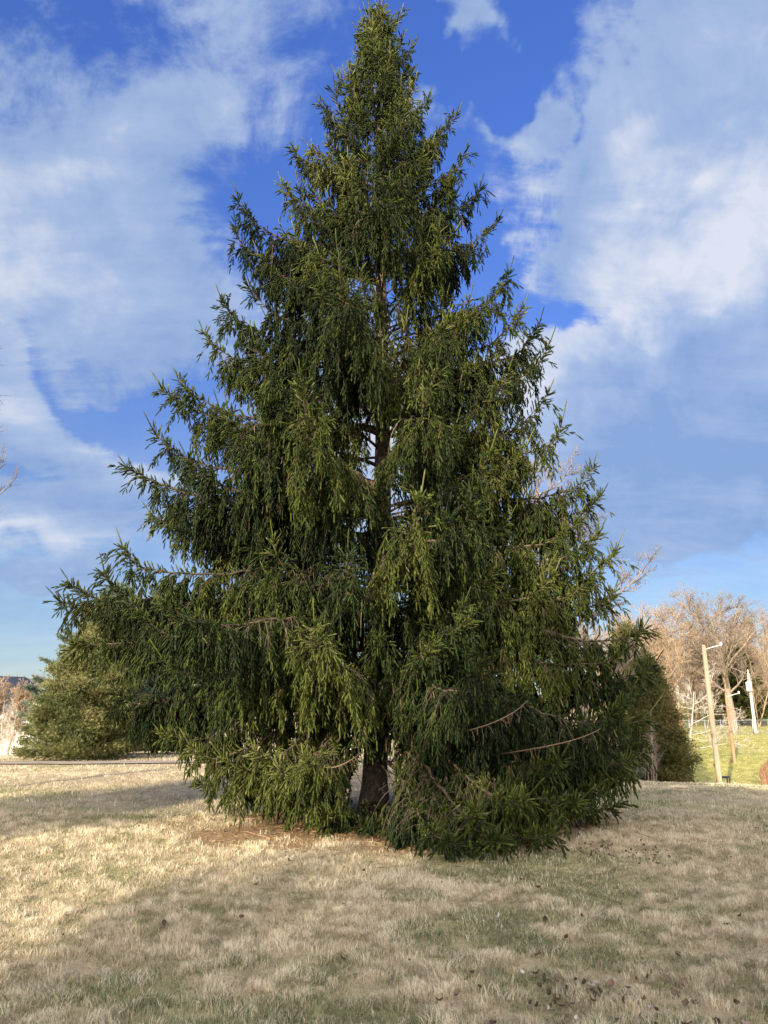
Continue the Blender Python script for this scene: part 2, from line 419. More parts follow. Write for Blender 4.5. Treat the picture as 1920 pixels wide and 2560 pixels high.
# procedural whorls
z = .95; az0 = 0
while z < H_TOP - .5:
    f = z / H_TOP; nb = 6 if f < .75 else 5
    az0 += 137.5
    for k in range(nb):
        az = R(az0 + k * 360 / nb + rng.uniform(-16, 16)); zz = z + rng.uniform(-.25, .25)
        cx, cy = math.cos(az), math.sin(az)
        Lr = radius_at(np.clip(zz + .5, 0, H_TOP), cx)
        zt = zz + rise(min(1, zz / H_TOP + .03)) * Lr
        Lr = radius_at(np.clip(zt, 0, H_TOP), cx) * rng.choice([.6, .8, .97]) * rng.uniform(.93, 1.05)
        if abs(cx) > .6: Lr *= .76
        fr = -cy        # 1 = towards camera
        pyv = None
        # open places where the stem and the sky show through
        if abs(cx) < .45 and 5 < zz < 9.8 and rng.random() < (.25 if fr > 0 else .5): continue
        if fr < -.2 and rng.random() < .3: continue
        lo = 2.05 if (fr > .3 and cx < .45) else (2.2 if cx < -.1 else 1.5)
        if zt < lo: zt = lo + rng.uniform(0, .5); zz = max(zz, zt - .1)
        tip = np.array([TX + cx * Lr, TY + cy * Lr, max(zt, .45)])
        add_bough(tip, zz, dens=(1.15 if fr > -.15 else (.6 if zz > 10 else .42)), up=rng.uniform(.8, 1.4))
    z += .52 if f < .5 else (.46 if f < .8 else .27)
# short inner boughs that half hide the stem
for k in range(94):
    zz = rng.uniform(2.7, H_TOP - 1.5) if k < 62 else (rng.uniform(8.5, 12.5) if k < 80 else rng.uniform(1.7, 3.0)); az = R(270 + rng.uniform(-85, 85)); Lr = rng.uniform(.35, .75) * radius_at(zz, 0) * rng.uniform(.6, 1)
    if 8.0 < zz < 9.3 and rng.random() < .6: continue
    add_bough([TX + math.cos(az) * Lr, TY + math.sin(az) * Lr, zz + rng.uniform(-.1, .3) * Lr], zz, dens=1.0, hang=1.2, up=.7)
# low boughs resting on the ground at the right front, and small ones by the stem
for (px, py, Y, rz, up, hg) in ((1250, 2105, 8.6, 1.25, .4, 1.2), (1370, 2090, 8.8, 1.3, .5, 1.2), (1440, 2010, 9.2, 1.35, .8, 1.2), (1130, 2110, 8.7, .9, .2, .9),
                            (1310, 2000, 9.0, 1.5, .8, 1.2), (1480, 1980, 10.2, 1.3, .8, 1.2), (1500, 1900, 10.6, 1.4, .9, 1.3), (1400, 1900, 9.3, 1.6, .9, 1.3),
                            (1060, 2130, 9.4, .7, .1, .6), (1190, 2030, 8.8, 1.3, .7, 1.1), (1545, 2010, 11.2, 1.2, .6, 1.1), (1600, 1830, 11.6, 1.9, .9, 1.3), (1585, 1900, 10.8, 1.7, .8, 1.2), (1560, 1760, 10.0, 2.1, .9, 1.3)):
    add_bough(at(px, py, Y), rz, 1.35, hg, up)
for (px, py, Y, rz, up, hg) in ((940, 2072, 10.1, .2, .0, .55), (985, 2078, 10.0, .2, .0, .5), (905, 2070, 10.3, .2, .0, .5), (700, 1925, 10.0, 1.9, .7, 1.0), (560, 1900, 10.6, 2.0, .7, 1.5), (640, 1880, 10.2, 2.2, .8, 1.5), (760, 1900, 9.6, 2.1, .8, 1.4), (480, 1870, 11.2, 2.1, .7, 1.0), (815, 2040, 10.3, 1.3, .3, 1.2), (825, 1985, 10.6, 1.5, .5, 1.3), (790, 1995, 10.4, 1.4, .6, 1.2),
                            (680, 1985, 11.0, 1.5, .4, 1.3), (500, 1960, 12.4, 1.3, .4, .6),
                            (400, 1830, 12.0, 2.2, .8, 1.0), (300, 1740, 12.3, 2.6, .9, 1.2)):
    add_bough(at(px, py, Y), rz, 1.1, hg, up)

def build_spruce():
    root = bpy.data.objects.new('spruce_tree', None); COL.objects.link(root); root.location = (TX, TY, ground(TX, TY))
    root['label'] = 'tall dark green conical spruce with drooping boughs standing alone in the lawn'; root['category'] = 'tree'
    bpy.context.view_layer.update()
    off = np.array([TX, TY, float(ground(TX, TY))])
    crown, twigs, limbs = Acc(), Acc(), Acc()
    NB = len(BG); P = np.stack([b[0] for b in BG]); Lb = np.array([b[1] for b in BG]); dens = np.array([b[2] for b in BG]); hang = np.array([b[3] for b in BG]); bt = np.array([b[5] for b in BG])
    rad = (np.clip(.007 + .0075 * Lb, .009, .036) * rng.uniform(.7, 1.2, NB))[:, None] * np.linspace(1, .12, 26)[None] ** .8
    limbs.tubes(P, rad, 6)
    # dead stubs low on the stem
    # --- secondaries
    I, T, Sg = [], [], []
    for b in range(NB):
        n = int(Lb[b] * 2 / .18 * dens[b]); t = rng.uniform(.16, 1.0, n) if n > 6 else rng.uniform(.1, 1, 6)
        t = np.sort(t); I.append(np.full(len(t), b)); T.append(t); Sg.append(np.where(np.arange(len(t)) % 2, 1, -1))
    I = np.concatenate(I); T = np.concatenate(T); Sg = np.concatenate(Sg); Lp = Lb[I]
    p, tg = sample(P, I, T)
    side = norm(np.cross(tg, [0, 0, 1.])) * Sg[:, None]
    shape = np.clip((1 - T) * 1.75 + .10, 0, 1) * np.clip(.35 + T * 1.6, 0, 1)
    ls = np.clip(.25 * Lp, .18, .72) * shape * rng.uniform(.6, 1.15, len(T))
    ls = np.maximum(ls, .09)
    d = tg * rng.uniform(.5, .9, len(T))[:, None] + side * .8 + np.array([0, 0, 1.]) * rng.normal(.05, .15, len(T))[:, None]
    gv = np.interp(T, [0, .7, .9, 1], [.22, .2, .08, .0]) * np.clip(ls / .5, .3, 1.2)
    S2 = grow(p, d, ls, 7, gv, .05)
    k2 = ~((np.abs(S2[:, -1, 0] + .17) < .31) & (S2[:, -1, 1] < 11.85) & (S2[:, -1, 2] < .92) & (S2[:, -1, 2] > .3))
    twigs.tubes(S2[k2], ((np.clip(.004 + .006 * ls, .004, .010)[:, None] * np.linspace(1, .4, 7)[None]))[k2], 3)
    bare2 = T < .3
    # --- hanging branchlets
    nn = np.maximum(1, (ls * 2 / .118).astype(int)); J = np.repeat(np.arange(len(ls)), nn)
    fr = rng.uniform(.05, 1, len(J)); p3, t3 = sample(S2, J, fr)
    s3 = norm(np.cross(t3, [0, 0, 1.]) + rng.normal(0, .15, (len(J), 3))) * np.where(rng.random(len(J)) < .5, 1, -1)[:, None]
    Tj = T[J]; zj = p3[:, 2] / H_TOP
    hl = (.09 + .62 * rng.random(len(J)) ** 1.5 * np.interp(Tj, [.1, .5, .85, 1], [.8, 1, .72, .16]) * np.interp(zj, [0, .1, .2, .5, .8, 1], [.7, .8, 1.1, 1, .6, .3]) * hang[I[J]] * np.clip(Lp[J] / 2, .3, 1.15)) * np.interp(fr, [0, .6, 1], [1, 1, .7])
    d3 = t3 * .7 + s3 * .6 + np.array([0, 0, -.25])
    g3 = np.interp(Tj, [0, .8, .93, 1], [.75, .65, .2, .0]) * np.clip(hl / .2, .4, 1)
    S3 = grow(p3, d3, hl, 6, g3, .06)
    gapf = lambda q: (np.abs(q[:, 0] + .17) < .31) & (q[:, 1] < 11.85) & (q[:, 2] < .92) & ~((q[:, 1] < 11.0) & (q[:, 2] < .40))   # the clear view to the foot of the stem
    ok = (S3[:, -1, 2] > .02) & ~gapf(S3[:, -1]) & ~gapf(S3[:, 3]) & ~gapf(S3[:, 0]); S3 = S3[ok]; J = J[ok]; hl = hl[ok]; Tj = Tj[ok]; zj = zj[ok]
    dead = (rng.random(len(J)) < np.interp(Tj, [.1, .3, .45, 1], [.8, .45, .08, .0]))
    live = ~dead
    twigs.tubes(S3[live], np.linspace(.0035, .0018, 6)[None], 3)
    deadm = Acc(); kd = dead & (rng.random(len(J)) < .8)
    deadm.tubes(S3[kd], np.linspace(.004, .002, 6)[None], 3, rng.uniform(0, 1, kd.sum()))
    S3 = S3[live]; J = J[live]; hl = hl[live]; Tj = Tj[live]
    # --- shoots on branchlets
    m = np.maximum(1, np.round(hl * 2 / .092)).astype(int); Q = np.repeat(np.arange(len(hl)), m)
    f4 = rng.uniform(.0, .95, len(Q)); p4, t4 = sample(S3, Q, f4)
    s4 = norm(np.cross(t4, rng.normal(0, 1, (len(Q), 3))))
    d4 = t4 * .85 + s4 * .55; L4 = rng.uniform(.06, .125, len(Q)) * np.interp(zj[live][Q] if len(zj) == len(live) else .5, [0, 1], [1.05, .95])
    # terminal shoots on branchlets
    pt = S3[:, -1]; dt = norm(S3[:, -1] - S3[:, -2]); Lt = rng.uniform(.07, .135, len(pt))
    # terminal + side shoots on secondaries near bough tips
    near = (T > .3) & ~gapf(S2[:, -1]); ps = S2[near][:, -1]; ds = norm(S2[near][:, -1] - S2[near][:, -2]); Lst = rng.uniform(.09, .16, near.sum())
    # shoots straight on leaders
    k5 = np.repeat(np.arange(NB), (7 + 20 * Lb * dens).astype(int)); f5 = 1 - rng.random(len(k5)) ** 1.5 * .68; p5, t5 = sample(P, k5, f5)
    s5 = norm(np.cross(t5, rng.normal(0, 1, (len(k5), 3)))); d5 = t5 * .55 + s5 * .8; L5 = rng.uniform(.07, .135, len(k5)) * (1 + .35 * (f5 > .9))
    pl = P[:, -1]; dl = norm(P[:, -1] - P[:, -3]) + [0, 0, .7]; Ll = rng.uniform(.24, .40, NB)
    tb = bt * .10
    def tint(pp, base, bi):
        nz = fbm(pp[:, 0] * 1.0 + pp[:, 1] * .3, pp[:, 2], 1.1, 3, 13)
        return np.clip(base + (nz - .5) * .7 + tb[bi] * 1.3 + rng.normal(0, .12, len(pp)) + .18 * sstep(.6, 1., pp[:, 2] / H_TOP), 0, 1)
    A1 = shoot_template(18, .026, R(48), .0098)
    A2 = shoot_template(34, .027, R(55), .009)
    B1 = shoot_template(15, .023, R(38), .009, rg=np.random.default_rng(9)); C1 = shoot_template(20, .029, R(58), .0085, rg=np.random.default_rng(10))
    D1 = shoot_template(13, .025, R(70), .010, rg=np.random.default_rng(11))
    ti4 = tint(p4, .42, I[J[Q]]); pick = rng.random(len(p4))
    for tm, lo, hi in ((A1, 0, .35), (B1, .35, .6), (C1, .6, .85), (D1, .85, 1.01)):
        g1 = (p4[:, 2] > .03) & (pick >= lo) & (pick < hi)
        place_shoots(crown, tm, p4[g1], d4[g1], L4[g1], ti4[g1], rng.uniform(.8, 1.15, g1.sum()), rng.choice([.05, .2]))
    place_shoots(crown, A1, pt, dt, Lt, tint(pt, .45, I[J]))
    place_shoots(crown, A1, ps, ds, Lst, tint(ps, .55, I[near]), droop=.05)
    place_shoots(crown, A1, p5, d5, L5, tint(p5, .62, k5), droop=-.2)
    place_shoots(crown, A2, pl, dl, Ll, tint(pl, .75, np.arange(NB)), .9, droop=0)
    # top leader
    zt = np.linspace(H_TOP - 1.7, H_TOP - .3, 42); pp = np.array([trunk_at(a) for a in zt]); az = np.arange(42) * 2.4
    dd = np.stack([np.cos(az) * .8, np.sin(az) * .8, .75 + 0 * az], -1)
    place_shoots(crown, A2, pp, dd, np.interp(zt, [H_TOP - 1.6, H_TOP], [.4, .2]), np.full(42, .8), 1.0, droop=-.3)
    place_shoots(crown, A2, np.array([trunk_at(H_TOP - .42), trunk_at(H_TOP - .4)]), np.array([[-.25, 0, 1.], [.1, 0, 1.]]), np.array([.32, .36]), np.array([.9, .9]), 1.0, 0)
    print('shoots', len(p4), len(pt), len(ps), 'boughs', NB)
    # bare arching limbs seen against the foliage, with short dead twigs
    for pts in (((1250, 1885, 9.9), (1335, 1868, 9.0), (1420, 1857, 8.8), (1500, 1822, 9.2)), ((1150, 1830, 9.6), (1210, 1812, 8.7), (1262, 1795, 8.6), (1318, 1752, 8.9)),
                ((960, 2040, 11.4), (1010, 2052, 10.4), (1080, 2075, 9.6), (1160, 2072, 9.2)), ((790, 1905, 10.2), (830, 1925, 9.7), (868, 1898, 9.5), (905, 1880, 9.9))):
        q = [at(*a) for a in pts]; t = np.linspace(0, 1, 16)[:, None]
        c = (1 - t) ** 3 * q[0] + 3 * (1 - t) ** 2 * t * (q[1] * 1.5 - q[0] * .25 - q[3] * .25) + 3 * (1 - t) * t * t * (q[2] * 1.5 - q[0] * .25 - q[3] * .25) + t ** 3 * q[3]
        deadm.tubes(c[None], np.linspace(.010, .004, 16)[None], 5, .25)
        fi = rng.uniform(.1, .9, 14); pp, tt_ = sample(c[None], np.zeros(14, int), fi)
        deadm.tubes(grow(pp, tt_ * .3 + rng.normal(0, .5, (14, 3)) + [0, 0, -.8], rng.uniform(.05, .22, 14), 5, .1, .25), np.linspace(.0035, .0018, 5)[None], 3, rng.uniform(.1, .5, 14))
    for a in (crown, twigs, limbs, deadm):
        a.V = [v - off.astype(np.float32) for v in a.V]
    # trunk
    zz = np.concatenate([np.linspace(0, 1, 14), np.linspace(1.1, H_TOP, 50)]); S = 22
    V = []
    for a in zz:
        c = trunk_at(a)
        for j in range(S):
            an = j * 2 * math.pi / S
            fl = 1 + .22 * math.exp(-a / .22) * (math.sin(an * 5 + .6) + .4 * math.sin(an * 3)) + .05 * (vnoise(an * 2.2, a * 2.5, 1, 4) - .5) * 2
            rr_ = trunk_r(a) * fl; V.append([c[0] + math.cos(an) * rr_, c[1] + math.sin(an) * rr_, a - .05])
    idx = np.arange(len(zz) * S).reshape(len(zz), S)
    q = np.stack([idx[:-1], np.roll(idx[:-1], -1, 1), np.roll(idx[1:], -1, 1), idx[1:]], -1).reshape(-1, 4)
    make_mesh('trunk', np.array(V) - off, q, BARK, root, True)
    limbs.build('limbs', TWIG, root, True)['label'] = 'dark brown limbs'
    crown.build('crown', NEEDLE, root)
    cr = bpy.data.objects['crown']
    twigs.build('twigs', TWIG, cr); deadm.build('dead_twigs', DEADTWIG, cr)['label'] = 'bare tan hanging twigs'
build_spruce()
print('spruce', time.time() - T0)

# ------------------------------------------------------------------ other vegetation
def tag(o, label, cat, group=None):
    o['label'] = label; o['category'] = cat
    if group: o['group'] = group
    return o
def bare_tree(name, base, h, spread, mat, label, lean=(0, 0), levels=4, seed=0, tr=None, dens=1.0, low=.25, upw=.5, twigr=.012, group=None):
    rg = np.random.default_rng(seed)
    root = bpy.data.objects.new(name, None); COL.objects.link(root); root.location = tuple(base)
    tag(root, label, 'tree', group)
    tr = tr or h * .022
    tA, cA = Acc(), Acc()
    P = grow(np.zeros((1, 3)), [[lean[0], lean[1], 1]], h * .8, 12, 0, .05, rg)
    tA.tubes(P, (tr * np.linspace(1, .22, 12) ** .9)[None], 9)
    # level 1
    n = int(15 * dens); f = np.sort(rg.uniform(low, 1, n)); p, t = sample(P, np.zeros(n, int), f)
    az = np.arange(n) * 2.4 + rg.uniform(-.4, .4, n); o = np.stack([np.cos(az), np.sin(az), 0 * az], -1)
    L = spread * np.interp(f, [low, .5, 1], [1, 1, .6]) * rg.uniform(.75, 1.1, n)
    L = np.minimum(L, (1.05 - f * .6) * h)
    Q = grow(p, o * .85 + t * upw, L, 9, -.05 * (1 if upw > .2 else 0), .14, rg)
    r0 = tr * .36 * L / max(L)
    tA.tubes(Q, r0[:, None] * np.linspace(1, .3, 9)[None], 5)
    prev, Lp, rp = Q, L, r0
    cnt = [int(9 * dens), int(7 * dens), 5]
    for lv in range(levels - 1):
        c = cnt[min(lv, 2)]; N = len(prev); I = np.repeat(np.arange(N), c); f = rg.uniform(.2, 1, len(I)); p, t = sample(prev, I, f)
        s = norm(np.cross(t, rg.normal(0, 1, (len(I), 3)))); L = Lp[I] * rg.uniform(.3, .55, len(I)) * (1.1 - .4 * f)
        Q = grow(p, t * .75 + s * .75 + np.array([0, 0, .18]), L, 5, -.03, .17, rg)
        r = np.maximum(rp[I] * .42, twigr * (.8 if lv == levels - 2 else 1))
        cA.tubes(Q, r[:, None] * np.linspace(1, .45, 5)[None], 3)
        prev, Lp, rp = Q, L, r
    tA.build('trunk', mat, root, True); cA.build('crown', mat, root)
    return root
def conifer(name, base, h, rad, mat, label, seed=0, n=42000, leaf=.07, fill=0.0, shape=1.0, group=None, bark=TWIG, loose=.12):
    """cone built of boughs, each carrying many small sprays"""
    rg = np.random.default_rng(seed)
    root = bpy.data.objects.new(name, None); COL.objects.link(root); root.location = tuple(base); tag(root, label, 'tree', group)
    tA, cA = Acc(), Acc()
    P = grow(np.zeros((1, 3)), [[0, 0, 1.]], h * .97, 10, 0, .01, rg); tA.tubes(P, (h * .022 * np.linspace(1, .1, 10))[None], 8)
    nb = int(150 + h * 12); f = np.sort(rg.uniform(.02, .985, nb)); az = np.arange(nb) * 2.4
    r = rad * (1 - f) ** (.75 * shape) * rg.uniform(.72, 1.12, nb) + .08 * h * .1
    p = np.stack([0 * f, 0 * f, f * h], -1); o = np.stack([np.cos(az), np.sin(az), np.interp(f, [0, .4, 1], [-.05, .3, 1.0])], -1)
    B = grow(p, o, r, 8, -.04, .05, rg); tA.tubes(B, (.007 * r + .006)[:, None] * np.linspace(1, .2, 8)[None], 4)
    w = r ** 1.6; I = rg.choice(nb, n, p=w / w.sum()); t = rg.random(n) ** .6; q, tt = sample(B, I, t)
    sd = norm(np.cross(tt, [0, 0, 1.])) * rg.normal(0, .24, n)[:, None] * (r[I] * (1.1 - t) + .08)[:, None]
    q = q + sd + rg.normal(0, loose * .35, (n, 3)) * np.array([1, 1, .8]); q[:, 2] = np.abs(q[:, 2]) 
    dd = norm(tt * .9 + norm(sd) * .5 + rg.normal(0, .45, (n, 3)) + [0, 0, .15])
    L = leaf * rg.uniform(.7, 1.5, n); u, v = frames(dd); ph = rg.uniform(0, 3.14, n)[:, None]; u2 = u * np.cos(ph) + v * np.sin(ph); v2 = v * np.cos(ph) - u * np.sin(ph)
    nz = fbm(q[:, 0] + q[:, 1], q[:, 2], h * .12, 3, seed)
    ti = np.clip(.5 + (nz - .5) * 1.1 + rg.normal(0, .16, n), 0, 1)
    W = []
    for a, b in ((u2, v2), (v2, u2)):
        W.append(np.stack([q - a * L[:, None] * .16, q + a * L[:, None] * .16, q + dd * L[:, None] + b * L[:, None] * .1], 1))
        W.append(np.stack([q + dd * L[:, None] * .1, q + dd * L[:, None] * .4 + a * L[:, None] * .1, q + dd * L[:, None] * .8 + a * L[:, None] * .5], 1))
        W.append(np.stack([q + dd * L[:, None] * .1, q + dd * L[:, None] * .8 - a * L[:, None] * .5, q + dd * L[:, None] * .4 - a * L[:, None] * .1], 1))
    W = np.stack(W, 1); cA.add(W, np.arange(n * 18).reshape(-1, 3), np.repeat(ti, 18))
    tA.build('trunk', bark, root, True); cA.build('crown', mat, root)
    return root
def gpt(px, Y, dz=0):
    x = (px - 960) / F * Y / (cp) ; p = at(px, 1890, Y); return np.array([p[0], Y, float(ground(p[0], Y)) + dz])

# left conifers
conifer('fir_tree', gpt(215, 26.5), 4.4, 2.3, OLIVE, 'broad olive green fir left of the spruce, its low boughs brushing the ground', 3, 85000, .085, shape=.9, loose=.3)
conifer('blue_spruce_tree', gpt(262, 31), 6.6, 3.6, BLUESP, 'pale blue-green spruce rising behind the olive fir', 4, 50000, .12)
conifer('blue_spruce_tree', gpt(385, 33), 7.0, 3.4, BLUESP, 'grey-green spruce top showing between the olive fir and the tall spruce', 5, 45000, .12)
# right side
bare_tree('bare_tree', gpt(1495, 25), 12.6, 3.0, GREYBARK, 'leafless tree with a leaning tan trunk just behind the right edge of the spruce', (-.13, .05), 4, 12, .17, 1.15, .2, .5, .008)
conifer('cedar_tree', gpt(1632, 40, -.3), 6.2, 2.15, CEDAR, 'dark green cedar behind the wooden pole, dense to the ground', 8, 80000, .10, shape=.7, loose=.5)
conifer('cedar_tree', gpt(1590, 44, -.3), 8.8, 2.5, CEDAR, 'taller olive brown cedar between the dark cedar and the spruce', 9, 60000, .12, shape=.8, loose=.6)
conifer('blue_spruce_tree', gpt(1565, 37), 1.8, .8, BLUESP, 'small grey-blue spruce at the foot of the cedars', 10, 9000, .10)
bare_tree('bare_tree', gpt(1640, 72), 12.0, 5.6, REDBARK, 'large rounded leafless tree with reddish twigs above the cedars', (0, 0), 4, 21, None, 1.35, .2, .7, .013)
bare_tree('bare_tree', gpt(1550, 66), 9.5, 5, REDBARK, 'smaller leafless tree with orange twigs close behind the right edge of the spruce', (-.05, 0), 4, 22, None, 1.25, .15, .7, .012)
bare_tree('bare_tree', gpt(1842, 76), 13.6, 6.5, GREYBARK, 'tallest leafless tree with grey spreading limbs above the fence', (0, 0), 4, 23, .38, 1.3, .22, .6, .011)
bare_tree('bare_tree', gpt(1740, 88), 13.5, 6, GREYBARK, 'leafless grey tree between the two tallest bare crowns', (0, 0), 4, 24, None, 1.1, .3, .8, .013)
bare_tree('bare_tree', gpt(1930, 92), 13, 6, GREYBARK, 'leafless tree cut by the right edge of the photo', (0, 0), 4, 25, None, 1.1, .2, .6, .013)
bare_tree('sycamore_tree', gpt(1725, 58), 6.0, 4.4, PALEBARK, 'pale leafless tree with low twisting white branches beside the cedar', (.1, 0), 4, 26, .085, .8, .1, .15, .010)
conifer('hemlock_tree', gpt(1868, 84), 8.5, 3.6, CEDAR, 'dark green evergreen beside the tallest bare trunk', 11, 22000, .28)
# trees at the left edge
bare_tree('bare_tree', np.array([-9.6, 12.5, 0.]), 9.8, 4.0, GREYBARK, 'leafless tree whose twigs reach in at the left edge of the photo', (0, 0), 4, 31, .11, 1.1, .3, .4, .007)
bare_tree('red_maple_tree', gpt(18, 34), 2.9, 1.3, REDBARK, 'small leafless tree with orange twigs left of the olive fir', (0, 0), 4, 32, .06, 1.3, .03, 1.4, .010)
bare_tree('red_maple_tree', gpt(-30, 38), 3.3, 1.8, REDBARK, 'small leafless tree with red twigs in front of the blue house', (0, 0), 4, 33, .06, 1.3, .03, 1.4, .010)
bare_tree('bare_tree', gpt(66, 130), 8.6, 4, GREYBARK, 'far leafless tree standing above the woods right of the house', (0, 0), 3, 34, None, 1.3, .2, .6, .05)
bare_tree('bare_tree', gpt(5, 140), 8.6, 4, GREYBARK, 'far leafless tree above the roof of the blue house', (0, 0), 3, 35, None, 1.3, .2, .6, .05)

def woods(name, spots, mat, label, seed, hh=(6, 11)):
    """far brush and saplings that read as one mass"""
    rg = np.random.default_rng(seed); A = Acc()
    p = []
    for (px0, px1, Y0, Y1, n) in spots:
        px = rg.uniform(px0, px1, n); Y = rg.uniform(Y0, Y1, n)
        for a, b in zip(px, Y): p.append(gpt(a, b))
    p = np.array(p); n = len(p); h = rg.uniform(*hh, n)
    S = grow(p, np.stack([rg.normal(0, .08, n), rg.normal(0, .08, n), np.ones(n)], -1), h, 7, 0, .07, rg)
    A.tubes(S, (h * .009)[:, None] * np.linspace(1, .3, 7)[None], 4)
    I = np.repeat(np.arange(n), 22); f = rg.uniform(.12, 1, len(I)); q, t = sample(S, I, f); s = norm(np.cross(t, rg.normal(0, 1, (len(I), 3))))
    B = grow(q, s * .7 + t * .8, h[I] * rg.uniform(.15, .35, len(I)) * (1.15 - f), 5, -.03, .15, rg); A.tubes(B, (h[I] * .0024)[:, None] * np.linspace(1, .5, 5)[None], 3)
    J = np.repeat(np.arange(len(I)), 6); f = rg.uniform(.2, 1, len(J)); q, t = sample(B, J, f); s = norm(np.cross(t, rg.normal(0, 1, (len(J), 3))))
    C = grow(q, s * .8 + t * .6, h[I[J]] * rg.uniform(.05, .11, len(J)), 4, -.02, .2, rg); A.tubes(C, (h[I[J]] * .0014)[:, None] * np.linspace(1, .6, 4)[None], 3)
    o = A.build(name, mat); o['kind'] = 'stuff'; o['label'] = label
woods('woods', [(1500, 1960, 92, 135, 190), (1560, 1990, 80, 92, 40)], REDBARK, 'mass of leafless brown woods behind the fence on the right', 41, (7, 12))
woods('woods', [(-120, 330, 105, 150, 150)], REDBARK, 'low far leafless woods on the left horizon', 42, (4, 6.2))
woods('woods', [(330, 1500, 80, 120, 130)], GREYBARK, 'far leafless woods glimpsed behind the spruce', 43, (4, 7))
woods('brush', [(1480, 1640, 35, 38, 26)], GREYBARK, 'tangle of grey leafless brush in front of the cedars', 44, (1.2, 3.0))
woods('brush', [(-60, 60, 30, 37, 14)], PALEBARK, 'low tangle of pale leafless brush at the left edge', 45, (1.2, 2.2))

def reeds():
    n = 9000; A = Acc(); px = rng.uniform(1848, 1990, n); Y = rng.uniform(46.5, 50.5, n)
    x = (px - 960) / F * Y / .99; z = ground(x, Y); h = rng.uniform(.8, 2.1, n) * np.interp(px, [1848, 1880, 1930], [.35, .75, 1])
    P = grow(np.stack([x, Y, z], -1), np.stack([rng.normal(0, .12, n), rng.normal(0, .12, n), np.ones(n)], -1), h, 3, .03, .05)
    A.tubes(P, np.array([[.016, .013, .006]]), 3, rng.random(n))
    o = A.build('reeds', REEDM); o['kind'] = 'stuff'; o['label'] = 'clump of reddish dry reeds at the right edge below the hill'
reeds()

# ------------------------------------------------------------------ road
def build_road():
    A = Acc(); xs = np.linspace(-40, 3, 110); w = .7
    y = road_y(xs); rows = []
    for k, o in enumerate((-w, -w * .5, 0, w * .5, w)):
        yy = y + o; rows.append(np.stack([xs, yy, ground(xs, yy) + .03 + .01 * (1 - abs(o) / w)], -1))
    V = np.stack(rows, 0); idx = np.arange(5 * 110).reshape(5, 110)
    q = np.stack([idx[:-1, :-1], idx[:-1, 1:], idx[1:, 1:], idx[1:, :-1]], -1).reshape(-1, 4)
    m = plain('worn_asphalt', (.34, .28, .22), .95, 0, .25, 3)
    o = make_mesh('road', V, q, m); o['kind'] = 'structure'; o['label'] = 'narrow grey lane crossing behind the lawn on the left'
build_road()

# ------------------------------------------------------------------ poles, fence, bench, buildings
WOODP = bark_mat('weathered_pole_wood', (.26, .20, .145), (.44, .35, .25), 5, .5, .08)
WOODR = bark_mat('reddish_pole_wood', (.33, .16, .09), (.5, .27, .16), 5, .4, .08)
GALV = plain('galvanised_steel', (.30, .32, .33), .5, .6, .1)
WHITEM = plain('white_enamel', (.78, .78, .76), .5, 0, .05)
def pole(px, pytop, Y, rad, mat, label, kind, lean=0.0, base_py=None):
    b = gpt(px - (8 if Y < 50 else 3), Y); top = at(px, pytop, Y)[2]; h = top - b[2]
    root = bpy.data.objects.new('utility_pole', None); COL.objects.link(root); root.location = tuple(b); tag(root, label, 'utility pole', 'utility poles')
    root.rotation_euler = (0, lean, 0)
    A = Acc(); zs = np.linspace(-.3, h - .12, 14); A.tubes(np.stack([0 * zs, 0 * zs, zs], -1)[None], np.interp(zs, [0, h], [rad, rad * .72])[None], 14)
    A.tubes(np.array([[[0, 0, h - .12], [0, 0, h]]]), np.array([[rad * .72, rad * .45]]), 14, cap=True)
    A.build('post', mat, root, True)
    if kind == 'arm':
        A = Acc(); A.tubes(np.array([[[0, -rad * .4, h - .25], [.5, -rad * .4, h - .12], [.92, -rad * .4, h - .02]]]), np.full((1, 3), .022), 6, cap=True)
        A.build('bracket', WHITEM, root, True)
        A = Acc(); z0 = h - .02
        A.tubes(np.array([[[.92, -rad * .4, z0 - .04 + k * .03] for k in range(7)]]), np.array([[.05, .075, .05, .08, .05, .07, .03]]), 12, cap=True)
        A.build('insulator', WHITEM, root, True)
        A = Acc(); A.box((0, -rad - .01, 2.15), (.14, .02, .1)); A.build('tag_plate', GALV, root)
    if kind == 'can':
        A = Acc(); c = np.array([-rad - .05, -rad - .1, h - 1.25]); A.tubes(np.array([[c + [0, 0, k] for k in (-.42, -.38, .0, .38, .44)]]), np.array([[.2, .25, .25, .25, .18]]), 16, cap=True)
        A.tubes(np.array([[c + [0, 0, .44], c + [0, 0, .62]]]), np.array([[.05, .03]]), 8, cap=True)
        A.build('transformer', WHITEM, root, True)
        A = Acc(); A.tubes(np.array([[[0, 0, h - .05], [0, 0, h + .3]]]), np.array([[.05, .035]]), 8, cap=True); A.build('insulator', WHITEM, root, True)
    return root
pole(1800, 1612, 42, .155, WOODP, 'weathered tan wooden pole with a white insulator arm, standing at the crest of the lawn', 'arm', R(-.9))
pole(1838, 1733, 56, .11, WOODR, 'thin reddish wooden pole on the sunny hillside', 'arm', R(-1.5))
pole(1899, 1682, 73, .16, PALEBARK, 'pale pole carrying a white transformer beside the fence', 'can', R(-.8))
pole(1711, 1758, 60, .11, WOODR, 'short reddish pole partly hidden by the dark cedar', 'none')

